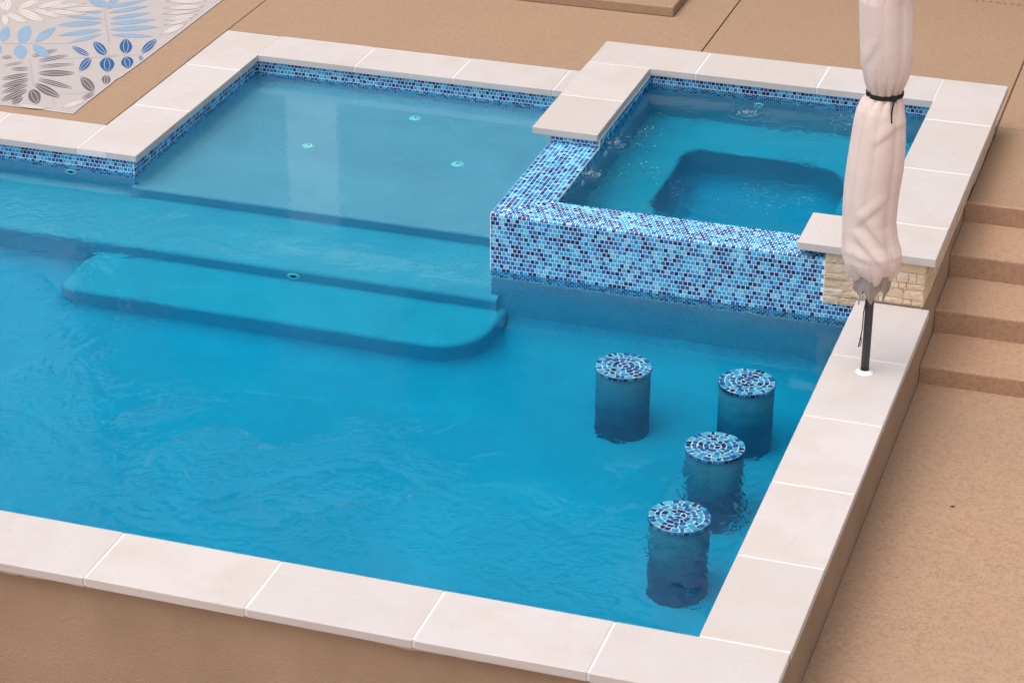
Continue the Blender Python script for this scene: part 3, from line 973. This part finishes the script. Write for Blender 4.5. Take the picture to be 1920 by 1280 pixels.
# creases in the cloth: photo pixels of both ends, depth, half width in pixels
CREASES = [((1617, 421), (1668, 378), .008, 4), ((1617, 423), (1670, 488), .011, 5), ((1605, 455), (1658, 515), .013, 5),
           ((1650, 272), (1694, 238), .007, 4), ((1628, 122), (1646, 88), .006, 4), ((1590, 480), (1628, 500), .007, 4)]
def canopy_r(a, z):
    cx, r = interp(z)
    ds = z - ZSTRAP
    near = math.exp(-(ds / (.10 if ds > 0 else .085)) ** 2)      # gathers around the strap
    zb0 = z - prof[0][0]
    low = math.exp(-(zb0 / .07) ** 2)                           # gathers at the hem
    wob = noise.noise(Vector((math.cos(a) * 1.2, math.sin(a) * 1.2, z * .7)))
    g1 = abs(math.sin(6.5 * a + 1.1 * math.sin(2 * a + 1) + 1.4 * wob))
    fold = -.20 * near * (1 - g1) ** 1.2
    fold -= .17 * low * (1 - abs(math.sin(5.5 * a + 3 * z + wob))) ** 1.4
    calm = 1 - .75 * near
    tw = .35 * z + .5 * wob
    for n_, ph, am in ((5, .4, .078), (7, 2.1, .046), (12, 1.0, .020)):
        q = math.cos(.5 * (n_ * (a + .12 * math.sin(3 * a + ph)) + ph + tw * (1 if n_ != 7 else -.7)))
        fold += calm * am * (abs(q) ** .65 - .7)                 # long hanging folds with tight valleys
    fold += .018 * noise.noise(Vector((math.cos(a) * 1.1, math.sin(a) * 1.1, z * 1.3 + 5)))
    rr = r * (1 + fold)
    if math.cos(a - R(-81)) > .1:
        u, v = to_px((cx + r * math.cos(a), PY + r * math.sin(a), z))
        for (x0, y0), (x1, y1), dep, w in CREASES:
            dx, dy = x1 - x0, y1 - y0; L = math.hypot(dx, dy)
            t_ = ((u - x0) * dx + (v - y0) * dy) / (L * L)
            if -.3 < t_ < 1.3:
                sd = ((u - x0) * dy - (v - y0) * dx) / L
                if abs(sd) < 6 * w:
                    env = math.sin(math.pi * min(1, max(0, (t_ + .3) / 1.6))) ** .7
                    rr += env * dep * 1.0 * (.8 * math.exp(-((sd - 2.4 * w) / (2.6 * w)) ** 2) - math.exp(-(sd / (1.1 * w if sd > 0 else 2.6 * w)) ** 2) * .8)
    return cx, rr
m = MB(); NA, NZ = 200, 320
z0, z1 = prof[0][0], prof[-1][0]
rings = []
for j in range(NZ + 1):
    z = z0 + (z1 - z0) * j / NZ
    ring = []
    for k in range(NA):
        a = 2 * math.pi * k / NA
        cx, r = canopy_r(a, z)
        zz_ = z - (.022 * math.cos(5 * a) * max(0, 1 - (z - z0) / .12))
        # flap edge: the wrapped end of the cloth stands a little proud
        da = (a - R(214) + .14 * (z - 1.2)) % (2 * math.pi)
        if da < .55: r += .006 * (1 - da / .55)
        ring.append(len(m.v)); m.v.append((cx + r * math.cos(a), PY + r * math.sin(a), zz_))
    rings.append(ring)
for a, b in zip(rings, rings[1:]):
    for k in range(NA):
        j = (k + 1) % NA
        m.f.append((a[k], a[j], b[j], b[k])); m.m.append(0)
m.f.append(tuple(rings[-1])); m.m.append(0)
# turned-in hem
ring2 = []
cx, r = interp(z0)
for k in range(NA):
    p = Vector(m.v[rings[0][k]]); q = Vector((cx, PY, p.z))
    ring2.append(len(m.v)); m.v.append(tuple(p.lerp(q, .45) + Vector((0, 0, .03))))
for k in range(NA):
    j = (k + 1) % NA
    m.f.append((rings[0][j], rings[0][k], ring2[k], ring2[j])); m.m.append(0)
canopy = m.build('canopy', CANVAS, um, True)
# strap with buckle and tail
m = MB()
NA2 = 72; rr_ = []
for k in range(NA2):
    a = 2 * math.pi * k / NA2
    cx, r = interp(ZSTRAP)
    r = max(canopy_r(a + q * .09, ZSTRAP + dz_)[1] for q in (-1, 0, 1) for dz_ in (-.012, 0, .012)) + .0015
    w = .0135
    zc_ = ZSTRAP + .004 * math.sin(a + .6)
    rr_.append([len(m.v) + i for i in range(4)])
    for dr, dz in ((0, -w), (.003, -w), (.003, w), (0, w)):
        m.v.append((cx + (r + dr) * math.cos(a), PY + (r + dr) * math.sin(a), zc_ + dz))
for k in range(NA2):
    a, b = rr_[k], rr_[(k + 1) % NA2]
    for i in range(4):
        j = (i + 1) % 4
        m.f.append((a[i], b[i], b[j], a[j])); m.m.append(0)
strap = m.build('strap', BLACK, um)
cx, r = interp(ZSTRAP)
ab = R(-52)
bx_, by_ = cx + (r + .004) * math.cos(ab), PY + (r + .004) * math.sin(ab)
bb = bevel_box('buckle', (bx_ - .016, by_ - .010, ZSTRAP - .022, bx_ + .020, by_ + .010, ZSTRAP + .014), BLACK, strap, .005, 2)
tail = []
for k in range(9):
    t_ = k / 8
    cx_, r_ = interp(ZSTRAP - .018 - .13 * t_)
    tail.append((bx_ + .006 - .006 * math.sin(t_ * 3), by_ - .012 - .022 * t_, ZSTRAP - .018 - .12 * t_))
m = MB(); m.tube(tail, [.005] * 8 + [.007], 8); m.build('strap_tail', BLACK, strap, True)
# taupe valance points hanging under the hem
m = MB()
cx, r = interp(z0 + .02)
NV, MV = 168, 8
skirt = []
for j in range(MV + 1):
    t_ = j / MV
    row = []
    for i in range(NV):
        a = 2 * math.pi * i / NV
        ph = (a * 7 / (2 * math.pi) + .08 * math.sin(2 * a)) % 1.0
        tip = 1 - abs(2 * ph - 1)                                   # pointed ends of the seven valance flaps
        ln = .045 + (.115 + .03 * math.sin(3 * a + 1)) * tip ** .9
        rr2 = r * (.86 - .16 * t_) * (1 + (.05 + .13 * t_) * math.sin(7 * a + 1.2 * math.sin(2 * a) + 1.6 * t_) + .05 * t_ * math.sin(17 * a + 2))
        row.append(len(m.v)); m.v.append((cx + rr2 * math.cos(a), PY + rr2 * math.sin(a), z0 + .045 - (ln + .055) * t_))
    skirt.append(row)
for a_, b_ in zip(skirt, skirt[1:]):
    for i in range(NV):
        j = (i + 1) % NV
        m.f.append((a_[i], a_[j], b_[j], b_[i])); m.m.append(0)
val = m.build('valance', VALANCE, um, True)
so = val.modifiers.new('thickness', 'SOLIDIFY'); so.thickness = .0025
# pull cord dangling beside the pole
m = MB()
q0 = Vector((PX - .028, PY - .012, .42))
m.tube([(PX - .018, PY - .022, .50), (PX - .030, PY - .02, .40), (PX - .029, PY - .022, .30), (PX - .036, PY - .02, .24), (PX - .046, PY - .02, .17)], .0035, 6)
m.tube([(PX - .029, PY - .022, .30), (PX - .033, PY - .026, .25), (PX - .030, PY - .024, .21), (PX - .036, PY - .026, .18)], .003, 6)
m.build('pull_cord', BLACK, um, True)

# ---------------------------------------------------------------- rug
RUGZ = .006
rug = thing('rug', 'outdoor rug printed with blue, grey and cream leaves', 'rug', (-7.4, 7.0, 0))
edge_px = [(0, 196), (84, 205), (136, 213), (168, 187), (206, 158), (214, 150), (226, 144), (262, 118), (320, 74), (356, 46), (416, 0)]
pts = [pix(u, v, 2, RUGZ) for u, v in edge_px]
outl = [(-9.3, pts[0].y + .01)] + [(p.x, p.y) for p in pts] + [(-6.30, 9.1), (-9.3, 9.1)]
m = MB(); m.prism(outl, -.002, RUGZ)
m.build('rug_weave', m_rug(), rug, fix=True)
def binding():
    m = MB(); q = [Vector((p.x, p.y, RUGZ - .003)) for p in pts] + [Vector((-6.30, 9.1, RUGZ - .003))]
    m.tube(q, .0045, 6); m.tube([Vector((-9.3, pts[0].y + .01, RUGZ - .003))] + q[:3], .0045, 6)
    return m.build('rug_binding', m_cloth('rug_edge', (.62, .58, .57)), rug, True)
binding()
A = lambda x, y: (x / 5.955, y / 5.955)
B = lambda x, y: (200 + x / 8, y / 8)
leaves = []
def add(f, kind_, rows):
    k = 5.955 if f is A else 8
    for bx, by, tx, ty, w in rows: leaves.append((kind_, f(bx, by), f(tx, ty), w / k))
add(A, 'w', [(55, 130, 110, -25, 90), (40, 120, 20, 0, 60), (60, 150, 310, 255, 62), (50, 160, 62, 292, 70), (185, 100, 455, -5, 62), (185, 105, 500, 242, 84), (350, 100, 690, 198, 56), (400, 95, 800, -10, 52), (520, 90, 960, 40, 42), (510, 120, 960, 165, 46), (700, 110, 1240, 100, 42)])
add(A, 'l', [(20, 470, 90, 295, 110), (215, 480, 335, 290, 150), (385, 470, 628, 308, 92), (215, 500, 240, 668, 155), (360, 510, 562, 642, 105), (-10, 500, 0, 610, 50),
             (1150, 215, 730, 185, 36), (1140, 255, 630, 285, 62), (1140, 335, 650, 402, 56), (1140, 385, 770, 482, 46), (1140, 140, 940, 140, 30), (980, 0, 1235, 75, 90), (1200, 60, 1320, 0, 70)])
add(B, 'l', [(20, 200, 640, 95, 58), (40, 290, 650, 200, 66), (40, 365, 740, 300, 70), (40, 450, 780, 410, 78), (60, 530, 700, 550, 62), (20, 120, 600, 5, 58)])
add(A, 'b', [(1008, 630, 788, 518, 62), (1190, 617, 1038, 468, 105), (1018, 648, 880, 802, 95), (1192, 640, 1200, 812, 168)])
add(B, 'b', [(285, 815, 290, 580, 195), (515, 802, 758, 588, 115), (285, 850, 335, 1035, 190), (530, 842, 492, 910, 60)])
add(A, 'g', [(400, 690, 800, 613, 46), (400, 750, 875, 713, 40), (410, 820, 860, 820, 70), (400, 880, 840, 995, 56), (378, 938, 685, 1095, 92), (345, 998, 430, 1168, 140), (300, 690, -10, 748, 28), (340, 770, 100, 775, 42),
             (340, 830, -10, 890, 52), (340, 880, -10, 980, 60), (330, 940, -10, 1045, 56), (320, 1000, -10, 1135, 70), (260, 1080, 120, 1160, 74), (160, 640, -10, 645, 34), (330, 640, 680, 545, 46),
             (1055, 1022, 895, 858, 112), (1190, 838, 1180, 950, 100), (1060, 1040, 905, 1110, 48)])
add(A, 'w', [(690, 1200, 960, 1120, 50), (160, 1172, 560, 1212, 36)])
add(B, 'w', [(1500, 20, 880, 22, 60), (1460, 100, 860, 128, 58), (1400, 160, 830, 215, 44), (1360, 225, 860, 310, 58), (1290, 280, 850, 382, 56), (1180, 360, 800, 530, 74)])
RM = {'w': m_cloth('print_cream', (.60, .555, .53), 0), 'l': m_cloth('print_light_blue', (.235, .34, .46), 0), 'b': m_cloth('print_blue', (.018, .095, .25), 0), 'g': m_cloth('print_grey', (.125, .108, .115), 0)}
LINE = m_cloth('print_line', (.54, .51, .51), 0); GLINE = m_cloth('print_dark_line', (.24, .21, .20), 0); STEM = m_cloth('print_stem', (.38, .35, .355), 0)
zcount = [RUGZ + .0002]
def flat(m, px_pts, mi, shift):
    zcount[0] += .000012
    q = [pix(u, v, 2, RUGZ) for u, v in px_pts]
    m.poly([(p.x + shift[0], p.y + shift[1], zcount[0]) for p in q], mi)
def lens(b, t, w, n=9, off=0.0, sc=1.0):
    b, t = Vector(b), Vector(t); d = t - b; L = d.length; d /= L; s = Vector((-d.y, d.x))
    up = [b + d * (L * k / n) + s * (off + sc * w / 2 * math.sin(math.pi * (k / n) ** .9) ** .8) for k in range(n + 1)]
    dn = [b + d * (L * k / n) + s * (off - sc * w / 2 * math.sin(math.pi * (k / n) ** .9) ** .8) for k in range(n - 1, 0, -1)]
    return up + dn
def vein(b, t, w, side, th=.55, n=9):
    b, t = Vector(b), Vector(t); d = t - b; L = d.length; d /= L; s = Vector((-d.y, d.x))
    up, dn = [], []
    for k in range(n + 1):
        f_ = k / n; o = side * w * .19 * math.sin(math.pi * f_)
        p = b + d * (L * f_) + s * o
        up.append(p + s * th / 2); dn.append(p - s * th / 2)
    return up + dn[::-1]
leaves.sort(key=lambda q: 'gwlb'.index(q[0]))
for sh in ((0, 0), (-1.75, .35)):
    m = MB(); M_ = [RM['w'], RM['l'], RM['b'], RM['g'], LINE, GLINE, STEM]
    ix = {'w': 0, 'l': 1, 'b': 2, 'g': 3}
    for s_, e_ in ((A(330, 660), A(372, 960)), (A(1165, 120), A(1222, 495)), (A(590, 1100), A(605, 1190))):
        flat(m, vein(s_, e_, 0, 0, 4.2), 6, sh)
    for s_, e_ in ((A(0, 490), A(800, 490)), (A(600, 665), A(1310, 632)), (B(0, 835), B(560, 825)), (A(720, 1055), A(1050, 1030))):
        flat(m, vein(s_, e_, 0, 0, .7), 5, sh)
    for kd, b, t_, w in leaves:
        if kd == 'w': flat(m, lens(b, t_, w + 1.4), 5, sh)
        if kd == 'b': flat(m, lens(b, t_, w + 1.6), 4, sh)
        flat(m, lens(b, t_, w), ix[kd], sh)
        if kd in 'bg':
            for sd in (-1, 1): flat(m, vein(b, t_, w, sd, .75), 4, sh)
        elif kd == 'w':
            for sd in (-1, 1): flat(m, vein(b, t_, w, sd, .55), 5, sh)
    lp = m.build('leaf_print', M_, rug)
    kind(lp, 'stuff')

# ---------------------------------------------------------------- fallen leaves
LEAFM = m_plain('dry_leaf', (.10, .055, .03), .8, 90, .3)
for u, v, ang, ln, lab in ((1786, 950, 20, .030, 'small dark dry leaf lying on the patio below the stairs'), (1500, 1268, 70, .022, 'tiny dry leaf at the foot of the pool wall in the lower right')):
    p = pix(u, v, 2, ZG)
    m = MB(); n_ = 8
    for k in range(n_ + 1):
        t_ = k / n_; w = ln * .26 * math.sin(math.pi * t_) ** .8 + .0005
        for sgn in (-1, 0, 1):
            x, y = (t_ - .5) * ln, sgn * w
            c_, s_ = math.cos(R(ang)), math.sin(R(ang))
            m.v.append((p.x + x * c_ - y * s_, p.y + x * s_ + y * c_, ZG + .003 + .004 * abs(sgn) * (w / ln) * 3 + .004 * (t_ - .5) ** 2 * 4))
    for k in range(n_):
        for q in (0, 1):
            i = k * 3 + q
            m.f.append((i, i + 1, i + 4, i + 3)); m.m.append(0)
    lf = tag(m.build('fallen_leaf', LEAFM), lab, 'leaf', 'dry leaves on the lower patio')
    so = lf.modifiers.new('thickness', 'SOLIDIFY'); so.thickness = .0012

# ---------------------------------------------------------------- step by the house door, drain
ds = thing('door_step', 'low tan concrete step at the edge of the deck', 'step', (-4.2, 9.6, 0))
bevel_box('step_block', (-6.2, 9.068, -.004, -2.515, 11.3, .085), DECK, ds, .012, 3)
dr = thing('slot_drain', 'narrow perforated drain strip in the deck', 'drain', (1.4, 10.31, 0))
bevel_box('drain_cover', (-1.2, 10.285, -.01, 4.0, 10.335, .0015), DECK, dr, .001, 1)
m = MB()
for k in range(84):
    x = -1.15 + k * .061
    m.box(x, 10.299, -.005, x + .016, 10.319, .0022)
kind(m.build('drain_holes', DARK, dr), 'stuff')

# ---------------------------------------------------------------- the house behind the deck (seen mirrored in the water)
HX0, HX1, HY, HY2, HH, HL = -11.5, 7.0, 11.3, 14.5, 8.4, 3.4
hs = thing('house', 'beige two-storey house mirrored in the pool water', 'house', (-1, HY, 0))
WALLM = m_plain('house_render', (.17, .14, .12), .85, 8, .08, .004)
ROOFM = m_plain('roof_shingle', (.09, .075, .07), .9, 20, .3, .01)
GLASS = m_plain('window_glass', (.02, .025, .03), .05, spec=.6)
boxpart('wall', WALLM, hs, (-19, HY, -.2, HX1, HY2 + .3, HL - .15))            # ground floor with its lean-to roof
boxpart('wing_wall', WALLM, hs, (1.7, 8.9, -.2, HX1 - .02, HY - .4, 6.2))       # side wing to the right of the deck
boxpart('wing_roof', ROOFM, hs, (1.5, 8.7, 6.2, HX1 + .2, HY - .39, 6.45))
boxpart('wall', WALLM, hs, (HX0, HY2 + .3, -.2, HX1 - .01, HY2 + 8, HH - .05))  # upper floor set back
m = MB()
m.poly([(-19.3, HY - .35, HL - .12), (HX1 + .3, HY - .35, HL - .12), (HX1 + .3, HY2 + .3, HL + .9), (-19.3, HY2 + .3, HL + .9)])
m.poly([(-19.3, HY - .35, HL - .2), (-19.3, HY2 + .3, HL - .2), (HX1 + .3, HY2 + .3, HL - .2), (HX1 + .3, HY - .35, HL - .2)])
lowr = m.build('roof', ROOFM, hs)
boxpart('fascia', WHITE, lowr, (-19.3, HY - .37, HL - .22, HX1 + .3, HY - .34, HL - .10))
m = MB()
def hip(x0, y0, x1, y1, z, h):
    c = (y1 - y0) / 2
    b = [(x0, y0, z), (x1, y0, z), (x1, y1, z), (x0, y1, z)]
    r0, r1 = (x0 + c, y0 + c, z + h), (x1 - c, y0 + c, z + h)
    m.poly([b[0], b[1], r1, r0]); m.poly([b[1], b[2], r1]); m.poly([b[2], b[3], r0, r1]); m.poly([b[3], b[0], r0]); m.poly(b[::-1])
hip(HX0 - .05, HY2, HX1 + .3, HY2 + 8.3, HH, 1.6)
rf = m.build('roof', ROOFM, hs)
boxpart('fascia', WHITE, rf, (HX0, HY2 - .02, HH - .2, HX1 + .3, HY2 + .02, HH))
yw = HY2 + .3
PALE = m_plain('pale_render', (.72, .70, .68), .8, 8, .05)
BRONZE = m_plain('bronze_frame', (.10, .085, .075), .5)
boxpart('pillar', PALE, hs, (-7.0, HY - .12, -.003, -6.45, HY + .02, HL - .23))
for x in (-9.6, -6.4, -2.6, 1.4, 4.6):
    f_ = boxpart('window', BRONZE, hs, (x - .75, yw - .05, 5.4, x + .75, yw + .05, 7.1))
    for q in (x - .67, x + .03): boxpart('pane', GLASS, f_, (q, yw - .06, 5.48, q + .64, yw - .04, 7.02))
for x0, x1 in ((-6.0, -2.6), (-1.2, 1.4), (3.0, 5.4)):
    f_ = boxpart('patio_door', BRONZE, hs, (x0, HY - .04, .0, x1, HY + .05, 2.45))
    xm = (x0 + x1) / 2
    for q0, q1 in ((x0 + .08, xm - .04), (xm + .04, x1 - .08)): boxpart('pane', GLASS, f_, (q0, HY - .05, .1, q1, HY - .03, 2.37))

bpy.context.view_layer.update()
